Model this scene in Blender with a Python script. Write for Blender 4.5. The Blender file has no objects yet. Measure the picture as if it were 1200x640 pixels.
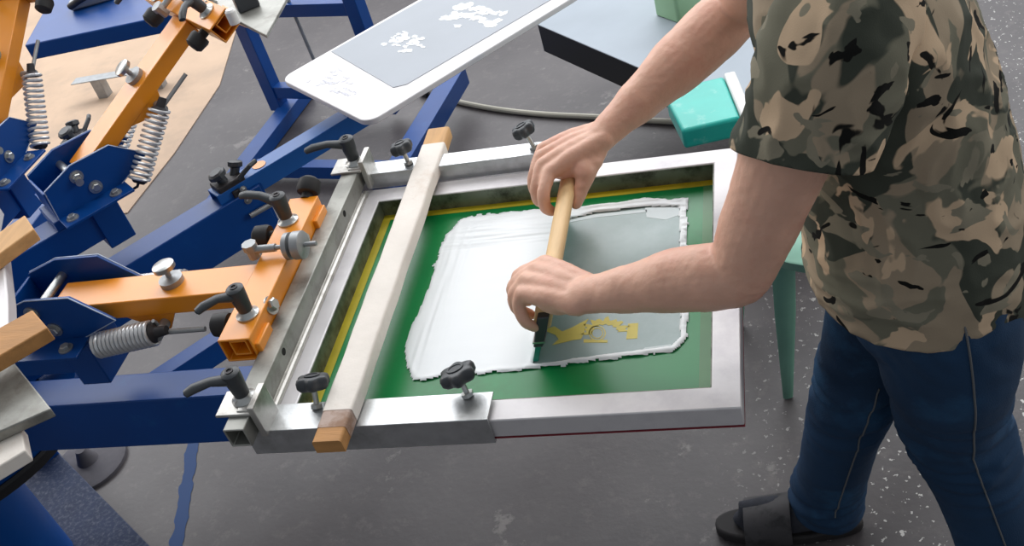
import bpy, bmesh, math, random
from mathutils import Vector, Matrix, noise
random.seed(7)
PI = math.pi
C = bpy.context.scene.collection
def R(a): return math.radians(a)
def V(*a): return Vector(a)

# ------------------------------------------------------------------ camera
CR, CU, CB = V(.96013, .1489, -.23886), V(.08716, .64907, .75523), V(.26757, -.74582, .61002)
FPX, EYE = 1240.0, V(0, 0, 1.9)
def ray(px, py):
    return CR*((px-600)/FPX) - CU*((py-320)/FPX) - CB
def at(px, py, z):                       # where the line of sight meets the level plane z
    d = ray(px, py); return EYE + d*((z-EYE.z)/d.z)
cam = bpy.data.cameras.new('camera'); cam.sensor_width = 36; cam.lens = 37.2; cam.clip_start = .02
co = bpy.data.objects.new('camera', cam); C.objects.link(co)
m = Matrix((CR, CU, CB)).transposed().to_4x4(); m.translation = EYE
co.matrix_world = m
bpy.context.scene.camera = co

# ------------------------------------------------------------------ materials
def lin(c):
    return tuple(((v/255)/12.92 if v/255 <= .04045 else ((v/255+.055)/1.055)**2.4) for v in c) + (1,)
def mat(name, rgb, rough=.5, metal=0, var=.0, vscale=20, bump=0, bscale=80, spec=.5, dirt=None, dscale=6, damt=.5, coat=0, sss=0, stretch=None):
    m = bpy.data.materials.new(name); m.use_nodes = True
    nt = m.node_tree; N = nt.nodes; L = nt.links
    b = N['Principled BSDF']
    b.inputs['Roughness'].default_value = rough; b.inputs['Metallic'].default_value = metal
    b.inputs['Specular IOR Level'].default_value = spec
    b.inputs['Coat Weight'].default_value = coat; b.inputs['Coat Roughness'].default_value = .3
    if sss:
        b.inputs['Subsurface Weight'].default_value = sss; b.inputs['Subsurface Radius'].default_value = (.012, .005, .003)
        b.inputs['Subsurface Scale'].default_value = 1
    tc = N.new('ShaderNodeTexCoord'); vec = tc.outputs['Object']
    if stretch:
        mp = N.new('ShaderNodeMapping'); mp.inputs['Scale'].default_value = stretch
        L.new(vec, mp.inputs[0]); vec = mp.outputs[0]
    col = None
    base = lin(rgb)
    b.inputs['Base Color'].default_value = base
    if var:
        n = N.new('ShaderNodeTexNoise'); n.inputs['Scale'].default_value = vscale; n.inputs['Detail'].default_value = 6
        L.new(vec, n.inputs['Vector'])
        r = N.new('ShaderNodeValToRGB')
        r.color_ramp.elements[0].position = .3; r.color_ramp.elements[1].position = .7
        r.color_ramp.elements[0].color = tuple(v*(1-var) for v in base[:3])+(1,)
        r.color_ramp.elements[1].color = tuple(min(1, v*(1+var)) for v in base[:3])+(1,)
        L.new(n.outputs['Fac'], r.inputs[0]); col = r.outputs[0]
        L.new(col, b.inputs['Base Color'])
    if dirt:
        n = N.new('ShaderNodeTexNoise'); n.inputs['Scale'].default_value = dscale; n.inputs['Detail'].default_value = 8; n.inputs['Roughness'].default_value = .65
        L.new(vec, n.inputs['Vector'])
        r = N.new('ShaderNodeValToRGB'); r.color_ramp.elements[0].position = 1-damt-.06; r.color_ramp.elements[1].position = 1-damt+.12
        L.new(n.outputs['Fac'], r.inputs[0])
        mx = N.new('ShaderNodeMix'); mx.data_type = 'RGBA'
        L.new(r.outputs[0], mx.inputs[0])
        if col: L.new(col, mx.inputs[6])
        else: mx.inputs[6].default_value = base
        mx.inputs[7].default_value = lin(dirt)
        L.new(mx.outputs[2], b.inputs['Base Color'])
    if bump:
        n = N.new('ShaderNodeTexNoise'); n.inputs['Scale'].default_value = bscale; n.inputs['Detail'].default_value = 4
        L.new(vec, n.inputs['Vector'])
        bp = N.new('ShaderNodeBump'); bp.inputs['Strength'].default_value = bump; bp.inputs['Distance'].default_value = .004
        L.new(n.outputs['Fac'], bp.inputs['Height']); L.new(bp.outputs[0], b.inputs['Normal'])
    return m

M = {}
M['alu'] = mat('brushed_aluminium', (205, 207, 208), .36, .85, .10, 40, .06, 200, dirt=(170, 172, 170), dscale=9, damt=.42, stretch=(1, 1, 1))
M['alu_worn'] = mat('worn_aluminium', (205, 203, 198), .42, .8, .14, 14, .1, 120, dirt=(150, 146, 140), dscale=14, damt=.45)
M['alu_dull'] = mat('dull_grey_aluminium', (160, 160, 154), .45, .6, .12, 16, .06, 150, dirt=(128, 126, 120), dscale=14, damt=.45)
M['alu_frame'] = mat('painted_frame_aluminium', (216, 213, 214), .48, .3, .06, 10, .05, 100, dirt=(196, 192, 196), dscale=7, damt=.45)
M['steel'] = mat('zinc_steel', (190, 192, 190), .32, .9, .1, 60)
M['spring'] = mat('bright_spring_steel', (214, 216, 218), .34, .55, .05, 40)
M['dull_steel'] = mat('dull_steel', (160, 163, 165), .5, .7, .12, 40)
M['iron'] = mat('dark_iron', (62, 60, 62), .55, .5, .2, 60, .2, 90)
M['plastic'] = mat('charcoal_plastic', (58, 62, 66), .42, 0, .06, 60, .05, 300)
M['rubber'] = mat('black_rubber', (34, 34, 36), .6)
M['black'] = mat('black_void', (12, 11, 11), .8)
M['blue'] = mat('blue_enamel', (0, 68, 142), .4, 0, .08, 8, .03, 60, spec=.35, coat=.12, dirt=(14, 86, 154), dscale=16, damt=.34)
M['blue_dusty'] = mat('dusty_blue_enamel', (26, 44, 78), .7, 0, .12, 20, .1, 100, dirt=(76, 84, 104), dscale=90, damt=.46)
M['edge'] = mat('worn_bare_edge', (176, 190, 212), .5, .2, .2, 60)
M['blue_light'] = mat('bright_blue_enamel', (30, 98, 176), .35, 0, .06, 10)
M['orange'] = mat('orange_enamel', (243, 150, 20), .4, 0, .05, 12, .03, 60, coat=.6, dirt=(206, 120, 24), dscale=30, damt=.22)
M['wood_raw'] = mat('raw_pine', (206, 160, 106), .65, 0, .16, 9, .15, 60, stretch=(8, 1, 8))
M['wood_paint'] = mat('ink_coated_wood', (236, 228, 218), .55, 0, .04, 12, .25, 60, dirt=(214, 196, 180), dscale=14, damt=.34)
M['wood_handle'] = mat('smooth_wood', (226, 190, 138), .5, 0, .1, 16, .04, 60, stretch=(6, 1, 6))
M['wood_brown'] = mat('brown_wood', (188, 136, 80), .65, 0, .16, 12, .15, 60, stretch=(1, 6, 6))
M['wood_dirty'] = mat('grimy_wood', (186, 164, 152), .65, 0, .16, 14, .2, 60, dirt=(150, 116, 92), dscale=26, damt=.5)
M['green'] = mat('green_emulsion', (6, 130, 66), .3, 0, .12, 5, .03, 40, dirt=(10, 104, 48), dscale=5, damt=.4)
M['green_edge'] = mat('faded_green_emulsion', (74, 128, 78), .35, 0, .12, 12)
M['yellow_mesh'] = mat('yellow_mesh', (186, 170, 30), .5, 0, .15, 14, dirt=(120, 120, 30), dscale=12, damt=.35)
M['olive_stain'] = mat('ink_stained_aluminium', (120, 126, 112), .45, .4, .2, 12, dirt=(64, 66, 54), dscale=22, damt=.5)
M['ink'] = mat('white_ink', (234, 238, 240), .35, 0, .01, 10, .05, 25, coat=.3, stretch=(1, 3, 1))
M['film'] = mat('thin_ink_film', (150, 170, 168), .28, 0, .1, 5, .03, 30, dirt=(172, 188, 188), dscale=4, damt=.45)
M['film_edge'] = mat('thick_ink_film', (205, 216, 217), .3, 0, .06, 12)
M['emblem'] = mat('open_yellow_mesh', (216, 200, 96), .5, 0, .08, 30)
M['red'] = mat('red_glue', (120, 26, 40), .5)
M['teal_rubber'] = mat('green_squeegee_rubber', (10, 140, 116), .45)
M['teal'] = mat('turquoise_plastic', (40, 190, 176), .3, 0, .1, 9, .06, 40, dirt=(140, 210, 200), dscale=22, damt=.36)
M['white'] = mat('white_plastic', (232, 232, 230), .45, 0, .03, 20)
M['pallet'] = mat('pallet_board', (232, 230, 232), .45, 0, .03, 14, dirt=(214, 216, 222), dscale=9, damt=.4)
M['pallet_film'] = mat('grey_pallet_sheet', (158, 165, 174), .45, 0, .04, 8)
M['print_white'] = mat('white_ghost_print', (222, 226, 230), .45)
M['print_grey'] = mat('grey_print_marks', (212, 214, 224), .5)
M['table_top'] = mat('pale_sheet_metal', (158, 168, 178), .55, .1, .05, 6)
M['dark_edge'] = mat('black_painted_edge', (14, 17, 20), .5)
M['stool'] = mat('pale_green_enamel', (120, 168, 148), .35, .1, .12, 10)
M['green_box'] = mat('light_green_plastic', (150, 190, 150), .4)
M['hose'] = mat('pale_rubber_hose', (176, 172, 158), .5, 0, .08, 20)
M['sunlit_tan'] = mat('sunlit_floor_tan', (196, 170, 146), .8, 0, .06, 6, .1, 30, dirt=(180, 158, 138), dscale=4, damt=.45)  # tan of sunlit floor, put into the colour of a flat sheet
M['skin'] = mat('skin', (222, 174, 150), .48, 0, .05, 30, .12, 220, sss=.12, dirt=(216, 160, 138), dscale=14, damt=.42)
M['nail'] = mat('finger_nail', (226, 178, 160), .35)
M['hair'] = mat('dark_brown_hair', (52, 38, 28), .6, 0, .3, 60, .5, 200, stretch=(3, 3, .4))
M['eye'] = mat('eye', (225, 222, 215), .2)
M['denim'] = mat('blue_denim', (10, 50, 82), .85, 0, .22, 6, .25, 500, dirt=(32, 82, 120), dscale=5, damt=.4)
M['stitch'] = mat('jean_stitching', (96, 98, 100), .8)
M['sock'] = mat('dark_grey_sock', (52, 54, 62), .9, 0, .15, 60, .3, 400)
M['sandal'] = mat('grey_sandal_strap', (66, 64, 66), .7, 0, .1, 30, dirt=(24, 24, 26), dscale=20, damt=.42)
M['sole'] = mat('dark_foam_sole', (36, 33, 34), .7)
M['dusty'] = mat('dusty_iron', (92, 90, 96), .75, .1, .15, 30)
M['paint_blue'] = mat('blue_floor_paint', (24, 62, 112), .7)

def camo():
    m = bpy.data.materials.new('camouflage_cotton'); m.use_nodes = True
    nt = m.node_tree; N = nt.nodes; L = nt.links; b = N['Principled BSDF']
    b.inputs['Roughness'].default_value = .88; b.inputs['Specular IOR Level'].default_value = .2
    tc = N.new('ShaderNodeTexCoord')
    def blot(scale, offs, thr, dist, st, soft=.006):
        mp = N.new('ShaderNodeMapping'); mp.inputs['Location'].default_value = offs; mp.inputs['Scale'].default_value = st
        mp.inputs['Rotation'].default_value = (.5, .3, .2)
        L.new(tc.outputs['Object'], mp.inputs[0])
        n = N.new('ShaderNodeTexNoise'); n.inputs['Scale'].default_value = scale; n.inputs['Detail'].default_value = 3
        n.inputs['Roughness'].default_value = .42; n.inputs['Distortion'].default_value = dist
        L.new(mp.outputs[0], n.inputs['Vector'])
        r = N.new('ShaderNodeValToRGB'); r.color_ramp.elements[0].position = thr-soft; r.color_ramp.elements[1].position = thr+soft
        L.new(n.outputs['Fac'], r.inputs[0]); return r.outputs[0]
    cur = None
    layers = [((8.6, (0, 0, 0), .52, .8, (1, 1, 1)), (116, 114, 98)), ((7.8, (3, 5, 2), .505, .7, (1, 1, 1.2)), (66, 70, 61)),
              ((9.6, (7, 1, 4), .575, 1.0, (1, 1.3, 1)), (204, 178, 148)), ((12, (2, 8, 5), .60, 1.0, (1.2, 1, 1.4)), (138, 132, 114)),
              ((8.6, (9, 3, 1), .638, 1.9, (1, 1.1, 1.8)), (20, 20, 18)), ((9.5, (4, 11, 6), .655, 1.9, (1.8, 1.2, .9)), (22, 22, 20))]
    prev = lin((160, 144, 122))
    for a, c in layers:
        f = blot(*a); mx = N.new('ShaderNodeMix'); mx.data_type = 'RGBA'
        L.new(f, mx.inputs[0])
        if cur: L.new(cur, mx.inputs[6])
        else: mx.inputs[6].default_value = prev
        mx.inputs[7].default_value = lin(c); cur = mx.outputs[2]
    L.new(cur, b.inputs['Base Color'])
    n = N.new('ShaderNodeTexNoise'); n.inputs['Scale'].default_value = 600
    L.new(tc.outputs['Object'], n.inputs['Vector'])
    bp = N.new('ShaderNodeBump'); bp.inputs['Strength'].default_value = .15; bp.inputs['Distance'].default_value = .002
    L.new(n.outputs['Fac'], bp.inputs['Height']); L.new(bp.outputs[0], b.inputs['Normal'])
    return m
M['camo'] = camo()

def floor_mat():
    m = bpy.data.materials.new('painted_concrete_floor'); m.use_nodes = True
    nt = m.node_tree; N = nt.nodes; L = nt.links; b = N['Principled BSDF']
    b.inputs['Roughness'].default_value = .42; b.inputs['Specular IOR Level'].default_value = .4
    tc = N.new('ShaderNodeTexCoord'); vec = tc.outputs['Object']
    def noi(scale, det=5, rough=.55):
        n = N.new('ShaderNodeTexNoise'); n.inputs['Scale'].default_value = scale; n.inputs['Detail'].default_value = det; n.inputs['Roughness'].default_value = rough
        L.new(vec, n.inputs['Vector']); return n.outputs['Fac']
    def ramp(f, a, c, ca=(0, 0, 0, 1), cb=(1, 1, 1, 1)):
        r = N.new('ShaderNodeValToRGB'); r.color_ramp.elements[0].position = a; r.color_ramp.elements[1].position = c
        r.color_ramp.elements[0].color = ca; r.color_ramp.elements[1].color = cb
        L.new(f, r.inputs[0]); return r.outputs[0]
    def mix(f, a, c):
        mx = N.new('ShaderNodeMix'); mx.data_type = 'RGBA'; L.new(f, mx.inputs[0])
        if isinstance(a, tuple): mx.inputs[6].default_value = a
        else: L.new(a, mx.inputs[6])
        if isinstance(c, tuple): mx.inputs[7].default_value = c
        else: L.new(c, mx.inputs[7])
        return mx.outputs[2]
    base = ramp(noi(2.2), .3, .7, lin((69, 65, 67)), lin((92, 88, 89)))
    base = mix(ramp(noi(20, 8, .75), .53, .74), base, lin((102, 96, 96)))
    base = mix(ramp(noi(6, 9, .72), .61, .66), base, lin((118, 113, 112)))
    sep = N.new('ShaderNodeSeparateXYZ'); L.new(vec, sep.inputs[0])
    # paint chips lie thick on the worker's side of the room
    chips = ramp(noi(62, 3, .6), .63, .65)
    side = N.new('ShaderNodeMapRange'); side.inputs['From Min'].default_value = -.25; side.inputs['From Max'].default_value = .15
    L.new(sep.outputs['X'], side.inputs['Value'])
    mu = N.new('ShaderNodeMath'); mu.operation = 'MULTIPLY'; L.new(chips, mu.inputs[0]); L.new(side.outputs[0], mu.inputs[1])
    base = mix(mu.outputs[0], base, lin((196, 194, 190)))
    L.new(base, b.inputs['Base Color'])
    bp = N.new('ShaderNodeBump'); bp.inputs['Strength'].default_value = .15; bp.inputs['Distance'].default_value = .004
    L.new(noi(60), bp.inputs['Height']); L.new(bp.outputs[0], b.inputs['Normal'])
    return m
M['floor'] = floor_mat()

# ------------------------------------------------------------------ mesh collecting
class MB:
    def __init__(s, xf=None): s.v = []; s.f = []; s.xf = xf
    def add(s, vs, fs):
        n = len(s.v); s.v += [Vector(v) for v in vs]; s.f += [tuple(i+n for i in f) for f in fs]; return s
    def prism(s, poly, h, mtx=None):          # outline in xy, raised from z=0 to h
        n = len(poly)
        vs = [V(p[0], p[1], 0) for p in poly] + [V(p[0], p[1], h) for p in poly]
        if mtx: vs = [mtx @ v for v in vs]
        fs = [tuple(reversed(range(n))), tuple(range(n, 2*n))] + [(i, (i+1) % n, n+(i+1) % n, n+i) for i in range(n)]
        return s.add(vs, fs)
    def box(s, c, d, rot=None):
        x, y, z = d[0]/2, d[1]/2, d[2]/2
        m = Matrix.Translation(V(*c)) @ (rot.to_4x4() if rot else Matrix.Identity(4))
        return s.prism([(-x, -y), (x, -y), (x, y), (-x, y)], d[2], m @ Matrix.Translation((0, 0, -z)))
    def tube(s, pts, rad, n=12, caps=True, squash=None):
        pts = [Vector(p) for p in pts]; k = len(pts)
        if not isinstance(rad, (list, tuple)): rad = [rad]*k
        t0 = (pts[1]-pts[0]).normalized()
        u = t0.orthogonal().normalized() if squash is None else (V(*squash[0])-t0*t0.dot(V(*squash[0]))).normalized()
        rings = []
        for i in range(k):
            t = (pts[min(i+1, k-1)]-pts[max(i-1, 0)]).normalized()
            u = (u - t*t.dot(u)).normalized(); w = t.cross(u)
            r = rad[i]; ru, rw = (r if isinstance(r, tuple) else (r, r))
            rings.append([pts[i] + u*math.cos(2*PI*j/n)*ru + w*math.sin(2*PI*j/n)*rw for j in range(n)])
        vs = [v for r in rings for v in r]
        fs = [(i*n+j, i*n+(j+1) % n, (i+1)*n+(j+1) % n, (i+1)*n+j) for i in range(k-1) for j in range(n)]
        if caps: fs += [tuple(reversed(range(n))), tuple(range((k-1)*n, k*n))]
        return s.add(vs, fs)
    def cyl(s, a, b, r, r2=None, n=20): return s.tube([a, b], [r, r if r2 is None else r2], n)
    def ell(s, c, r, rot=None, nu=20, nv=12):
        pts = []
        for i in range(nv+1):
            th = PI*i/nv
            for j in range(nu):
                p = V(r[0]*math.sin(th)*math.cos(2*PI*j/nu), r[1]*math.sin(th)*math.sin(2*PI*j/nu), -r[2]*math.cos(th))
                if i in (0, nv) and j: continue
                pts.append((rot @ p if rot else p) + Vector(c))
        fs = []
        def idx(i, j): return 0 if i == 0 else (1+(nv-1)*nu if i == nv else 1+(i-1)*nu+j % nu)
        for i in range(nv):
            for j in range(nu):
                q = [idx(i, j), idx(i, j+1), idx(i+1, j+1), idx(i+1, j)]
                q2 = []
                for a in q:
                    if a not in q2: q2.append(a)
                fs.append(tuple(q2))
        return s.add(pts, fs)
    def loft(s, rings, caps=True):
        n = len(rings[0]); k = len(rings)
        vs = [v for r in rings for v in r]
        fs = [(i*n+j, i*n+(j+1) % n, (i+1)*n+(j+1) % n, (i+1)*n+j) for i in range(k-1) for j in range(n)]
        if caps: fs += [tuple(reversed(range(n))), tuple(range((k-1)*n, k*n))]
        return s.add(vs, fs)
    def rect_tube(s, a, b, w, h, wall, up=(0, 0, 1)):       # hollow rectangular tube from a to b (centre line)
        a, b = Vector(a), Vector(b); t = (b-a).normalized(); u = Vector(up); u = (u-t*t.dot(u)).normalized(); x = u.cross(t)
        def ring(p, ww, hh): return [p+x*sx*ww/2+u*sz*hh/2 for sx, sz in ((-1, -1), (1, -1), (1, 1), (-1, 1))]
        rs = [ring(a, w, h), ring(b, w, h), ring(b, w-2*wall, h-2*wall), ring(a, w-2*wall, h-2*wall)]
        vs = [v for r in rs for v in r]
        fs = [(k*4+j, k*4+(j+1) % 4, ((k+1) % 4)*4+(j+1) % 4, ((k+1) % 4)*4+j) for k in range(4) for j in range(4)]
        return s.add(vs, fs)
    def mesh(s, name):
        me = bpy.data.meshes.new(name)
        me.from_pydata([(s.xf @ v if s.xf else v) for v in s.v], [], s.f); me.update()
        bm = bmesh.new(); bm.from_mesh(me); bmesh.ops.recalc_face_normals(bm, faces=bm.faces); bm.to_mesh(me); bm.free()
        return me
    def pieces(s):                # far-apart loose pieces, each a list of face numbers
        par = list(range(len(s.v)))
        def find(i):
            while par[i] != i: par[i] = par[par[i]]; i = par[i]
            return i
        for f in s.f:
            for i in f[1:]: par[find(f[0])] = find(i)
        isl = {}
        for k, f in enumerate(s.f): isl.setdefault(find(f[0]), []).append(k)
        if len(isl) > 200: return [list(range(len(s.f)))]
        L = []
        for fs in isl.values():
            P = [s.v[i] for k in fs for i in s.f[k]]
            L.append([[min(p[a] for p in P) for a in range(3)], [max(p[a] for p in P) for a in range(3)], fs])
        n = len(L); grp = list(range(n))
        for i in range(n):
            for j in range(i):
                gap = math.sqrt(sum(max(0, L[i][0][a]-L[j][1][a], L[j][0][a]-L[i][1][a])**2 for a in range(3)))
                sz = max(math.sqrt(sum((q[1][a]-q[0][a])**2 for a in range(3))) for q in (L[i], L[j]))
                if gap < .35*sz:
                    g0, g1 = grp[i], grp[j]; grp = [g1 if g == g0 else g for g in grp]
        out = {}
        for g, q in zip(grp, L): out.setdefault(g, []).extend(q[2])
        return list(out.values())
    def build(s, name, m, parent=None, bevel=0, smooth=True, ang=35, seg=2, whole=False):
        ps = [None] if whole or parent is None else s.pieces()
        first = None
        for p in ps:
            q = s
            if len(ps) > 1:
                q = MB(s.xf); mp = {}
                for k in sorted(p):
                    for i in s.f[k]: mp.setdefault(i, len(mp))
                q.v = [None]*len(mp)
                for i, t in mp.items(): q.v[t] = s.v[i]
                q.f = [tuple(mp[i] for i in s.f[k]) for k in sorted(p)]
            o = link(name, q.mesh(name), m, parent, bevel, smooth, ang, seg); first = first or o
        return first
def link(name, me, m, parent=None, bevel=0, smooth=True, ang=35, seg=2):
    me.materials.clear(); me.materials.append(M[m])
    o = bpy.data.objects.new(name, me); C.objects.link(o)
    if parent:
        o.parent = parent
        if parent.name in WORLDROOT: o.matrix_parent_inverse = parent.matrix_basis.inverted()
    if bevel:
        b = o.modifiers.new('bevel', 'BEVEL'); b.width = bevel; b.segments = seg; b.limit_method = 'ANGLE'; b.angle_limit = R(40)
    if smooth: me.shade_smooth(); me.set_sharp_from_angle(angle=R(ang))
    return o
WORLDROOT = set()
def thing(name, label, cat, loc=(0, 0, 0), rz=0, group=None, world=True):
    o = bpy.data.objects.new(name, None); C.objects.link(o); o.location = loc; o.rotation_euler = (0, 0, rz); o.empty_display_size = .05
    bpy.context.view_layer.update()
    if world: WORLDROOT.add(o.name)         # its parts are built in world coordinates
    tag(o, label, cat, group); return o
def tag(o, label, cat, group=None, kind=None):
    o['label'] = label; o['category'] = cat
    if group: o['group'] = group
    if kind: o['kind'] = kind
    return o

# ------------------------------------------------------------------ floor
o = MB().add([(-7, -2, 0), (4, -2, 0), (4, 8, 0), (-7, 8, 0)], [(0, 1, 2, 3)]).build('floor', 'floor'); o['kind'] = 'structure'
# painted line on the concrete
a, b = at(237, 455, 0), at(200, 690, 0); d = (b-a); nn = V(-d.y, d.x, 0).normalized()
l = MB(); top = []; bot = []
for i in range(61):
    p = a+d*i/60; w = .017+.008*noise.noise(V(i*.35, 0, 0))+.004*noise.noise(V(i*1.7, 3, 0)); q = nn*.006*noise.noise(V(i*.2, 9, 0))
    top.append(p+nn*w+q); bot.append(p-nn*w+q)
l.add([v+V(0, 0, .0012) for v in top+bot], [(i, i+1, 62+i, 61+i) for i in range(60)])
o = l.build('floor_marking', 'paint_blue'); o['kind'] = 'structure'

# ------------------------------------------------------------------ small hardware
def lathe(mb, o, axis, prof, n=24):          # profile of (distance along axis, radius)
    axis = Vector(axis).normalized(); o = Vector(o); u = axis.orthogonal().normalized(); w = axis.cross(u)
    return mb.loft([[o+axis*h+u*math.cos(2*PI*j/n)*max(r, 1e-5)+w*math.sin(2*PI*j/n)*max(r, 1e-5) for j in range(n)] for h, r in prof])
def hexbolt(mb, o, axis, r=.009, h=.007):
    lathe(mb, o, axis, [(0, r*1.45), (.0025, r*1.45)], 20); lathe(mb, Vector(o)+Vector(axis).normalized()*.002, axis, [(0, r), (h*.8, r), (h, r*.8)], 6); return mb
def helix(mb, a, b, r, wire, turns):
    a, b = Vector(a), Vector(b); t = (b-a).normalized(); u = t.orthogonal().normalized(); w = t.cross(u); k = turns*14
    return mb.tube([a+(b-a)*i/k+u*r*math.cos(2*PI*i/14)+w*r*math.sin(2*PI*i/14) for i in range(k+1)], wire, 7)
def lever(root, base, d, xf=None, axis=V(0, 0, 1), length=.085, h=.045):
    """clamping lever: conical hub on a pale flange, with a tapering handle reaching out along d"""
    base = Vector(base); d = Vector(d).normalized(); ax = Vector(axis).normalized()
    fl = MB(xf); lathe(fl, base, ax, [(0, .019), (.003, .019), (.007, .013), (.012, .011)]); fl.build('lever_flange', 'steel', root)
    b = MB(xf); lathe(b, base+ax*.010, ax, [(0, .0115), (h*.7, .014), (h, .0145), (h+.003, .011)])
    p0 = base+ax*(.010+h*.80); side = ax.cross(d)
    pts = [p0-d*.004, p0+d*.012, p0+d*length*.45+ax*.010, p0+d*length*.8+ax*.012, p0+d*length*.97+ax*.010, p0+d*length+ax*.009]
    b.tube(pts, [(.010, .010), (.0085, .0105), (.0062, .0088), (.0068, .0095), (.0055, .008), (.002, .003)], 12, squash=(ax,))
    o = b.build('lever_handle', 'plastic', root, ang=50)
    c = MB(xf); lathe(c, base+ax*(.0125+h), ax, [(0, .0065), (.002, .0065), (.002, .004), (.0005, .004)], 16); c.build('lever_screw', 'iron', o)
    return o
def star_knob(root, foot, top, r=.021):
    foot, top = Vector(foot), Vector(top); ax = (top-foot).normalized(); u = ax.orthogonal().normalized(); w = ax.cross(u); n = 60
    def ring(h, s):
        return [top+ax*h+(u*math.cos(2*PI*j/n)+w*math.sin(2*PI*j/n))*r*s*(1+.12*math.cos(6*2*PI*j/n)) for j in range(n)]
    b = MB(); b.loft([ring(-.011, .55), ring(-.009, .82), ring(-.004, .98), ring(.004, 1), ring(.009, .92), ring(.011, .78)])
    o = b.build('star_knob', 'plastic', root, ang=50)
    c = MB(); lathe(c, top+ax*.0105, ax, [(0, r*.5), (.0025, r*.5), (.0025, r*.38), (.0012, r*.36)]); c.build('knob_cap', 'plastic', o)
    s = MB(); s.cyl(foot, top-ax*.01, .0042); lathe(s, foot, ax, [(0, .0095), (.006, .0095)], 6); s.build('knob_stem', 'steel', o)
    return o

# ------------------------------------------------------------------ carousel press
HUB = V(-1.84, 1.25, 0)
A2, A3 = 48.5, 86
press = thing('printing_press', 'blue steel carousel printing press standing on the floor with beams radiating from its hub', 'printing press', HUB)
def radial(ang, r, y=0, z=0):
    a = R(ang); return HUB+V(r*math.cos(a)-y*math.sin(a), r*math.sin(a)+y*math.cos(a), z)
lp = at(90, 166, .70)-HUB; L3, L3R = math.degrees(math.atan2(lp.y, lp.x)), math.hypot(lp.x, lp.y)+.05
b = MB(); lathe(b, HUB, (0, 0, 1), [(.05, .11), (.49, .11), (.49, .09), (.86, .09)], 32); b.build('column', 'blue', press)
b = MB(); lathe(b, HUB+V(0, .1, 0), (0, 0, 1), [(.505, .285), (.53, .285), (.53, .2), (.505, .2)], 64)
b.build('turntable_plate', 'blue', press)
b = MB(); lathe(b, HUB+V(0, .1, 0), (0, 0, 1), [(.478, .292), (.502, .297), (.508, .292), (.5, .27), (.48, .27)], 64); b.build('turntable_rim', 'rubber', press)
b = MB(); lathe(b, HUB, (0, 0, 1), [(.70, .34), (.735, .34), (.735, .05), (.70, .05)], 8); b.build('hub_plate', 'blue', press, .003)
# beams that carry the pallets
for ang, r1 in ((0, 1.02), (A2, .90), (L3, L3R), (-70, .5), (180, .9), (130, .9), (-130, .9)):
    b = MB(); b.rect_tube(radial(ang, .1, 0, .62), radial(ang, r1, 0, .62), .075, .125, .005)
    o = b.build('pallet_beam', 'blue', press, .003)
    if ang in (0, A2):
        e = MB(); e.box(radial(ang, r1+.003, 0, .62), (.006, .071, .121), Matrix.Rotation(R(ang), 3, 'Z')); e.build('end_cap', 'blue', o)
# inner pallet arm, brighter blue, sliding out of the second beam
b = MB(); b.rect_tube(radial(A2, .80, .0, .682), radial(A2, 1.5, .0, .682), .052, .05, .004); b.build('pallet_arm', 'blue_light', press, .004)
s = MB(); lathe(s, radial(A2, .93, 0, .7071), (0, 0, 1), [(0, .017), (.0012, .017)], 18); s.build('orange_sticker', 'orange', press)
b = MB(); b.rect_tube(radial(0, .9, 0, .70), radial(0, 1.6, 0, .70), .06, .05, .004); b.build('pallet_arm', 'blue', press, .004)
b = MB(); b.box(radial(0, 1.40, 0, .772), (.56, .40, .016)); b.build('pallet_board', 'pallet', press, .003)
b = MB(); b.rect_tube(radial(A2, .28, .0, .34), radial(A2, 1.32, -.01, .34), .05, .06, .004); b.build('lower_strut', 'blue', press, .003)
# registration latch near the end of the second beam, and one on the third
def latch(c, rz):
    m = Matrix.Translation(c) @ Matrix.Rotation(rz, 4, 'Z')
    b = MB(m); b.box((0, 0, .018), (.07, .05, .036)); b.box((.0, -.030, -.03), (.02, .01, .09)); o = b.build('registration_latch', 'iron', press, .003)
    k = MB(m); k.cyl((-.008, .0, .030), (-.012, .003, .048), .012); lathe(k, (-.012, .003, .046), (-.2, .1, 1), [(0, .014), (.004, .022), (.014, .022), (.018, .016)], 8); k.cyl((.022, .005, .030), (.036, .010, .048), .011); lathe(k, (.034, .010, .044), (.5, .2, 1), [(0, .012), (.004, .018), (.014, .018), (.017, .012)], 8)
    k.tube([(.02, -.02, .03), (.055, -.03, .05), (.075, -.02, .048)], .006); k.build('latch_knob', 'plastic', o)
    s = MB(m); hexbolt(s, (.015, -.036, -.02), (0, -1, 0), .007); hexbolt(s, (.015, -.036, .01), (0, -1, 0), .006); s.cyl((.0, -.045, -.055), (.06, -.05, -.055), .007); s.build('latch_bolt', 'steel', o)
latch(radial(A2, .845, .0, .684), R(A2)); latch(radial(L3, L3R-.05, 0, .684), R(L3))
# base: crossed floor legs, foot plates and a brace
b = MB(); b.rect_tube(V(-2.05, 1.60, .06), V(-1.30, 1.06, .06), .13, .08, .005); b.build('base_leg', 'blue_dusty', press, .004)
b = MB(); b.rect_tube(V(-2.30, .80, .06), V(-1.45, 1.75, .02+.04), .0999, .08, .005)
b = MB(); b.rect_tube(V(-2.4, 1.02, .06), V(-1.93, 1.22, .06), .12, .08, .005); b.build('base_leg', 'blue_dusty', press, .004)
b = MB(); b.box((-2.04, 1.63, .09), (.15, .07, .18), Matrix.Rotation(R(-35), 3, 'Z')); b.build('leg_bracket', 'blue', press, .004)
for p in ((-1.94, 1.66, 0), (-2.06, 1.43, 0), (-1.33, 1.0, 0)):
    b = MB(); lathe(b, p, (0, 0, 1), [(0, .105), (.010, .105), (.014, .095), (.018, .03), (.06, .014)], 32); b.build('levelling_foot', 'dusty', press)

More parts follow.
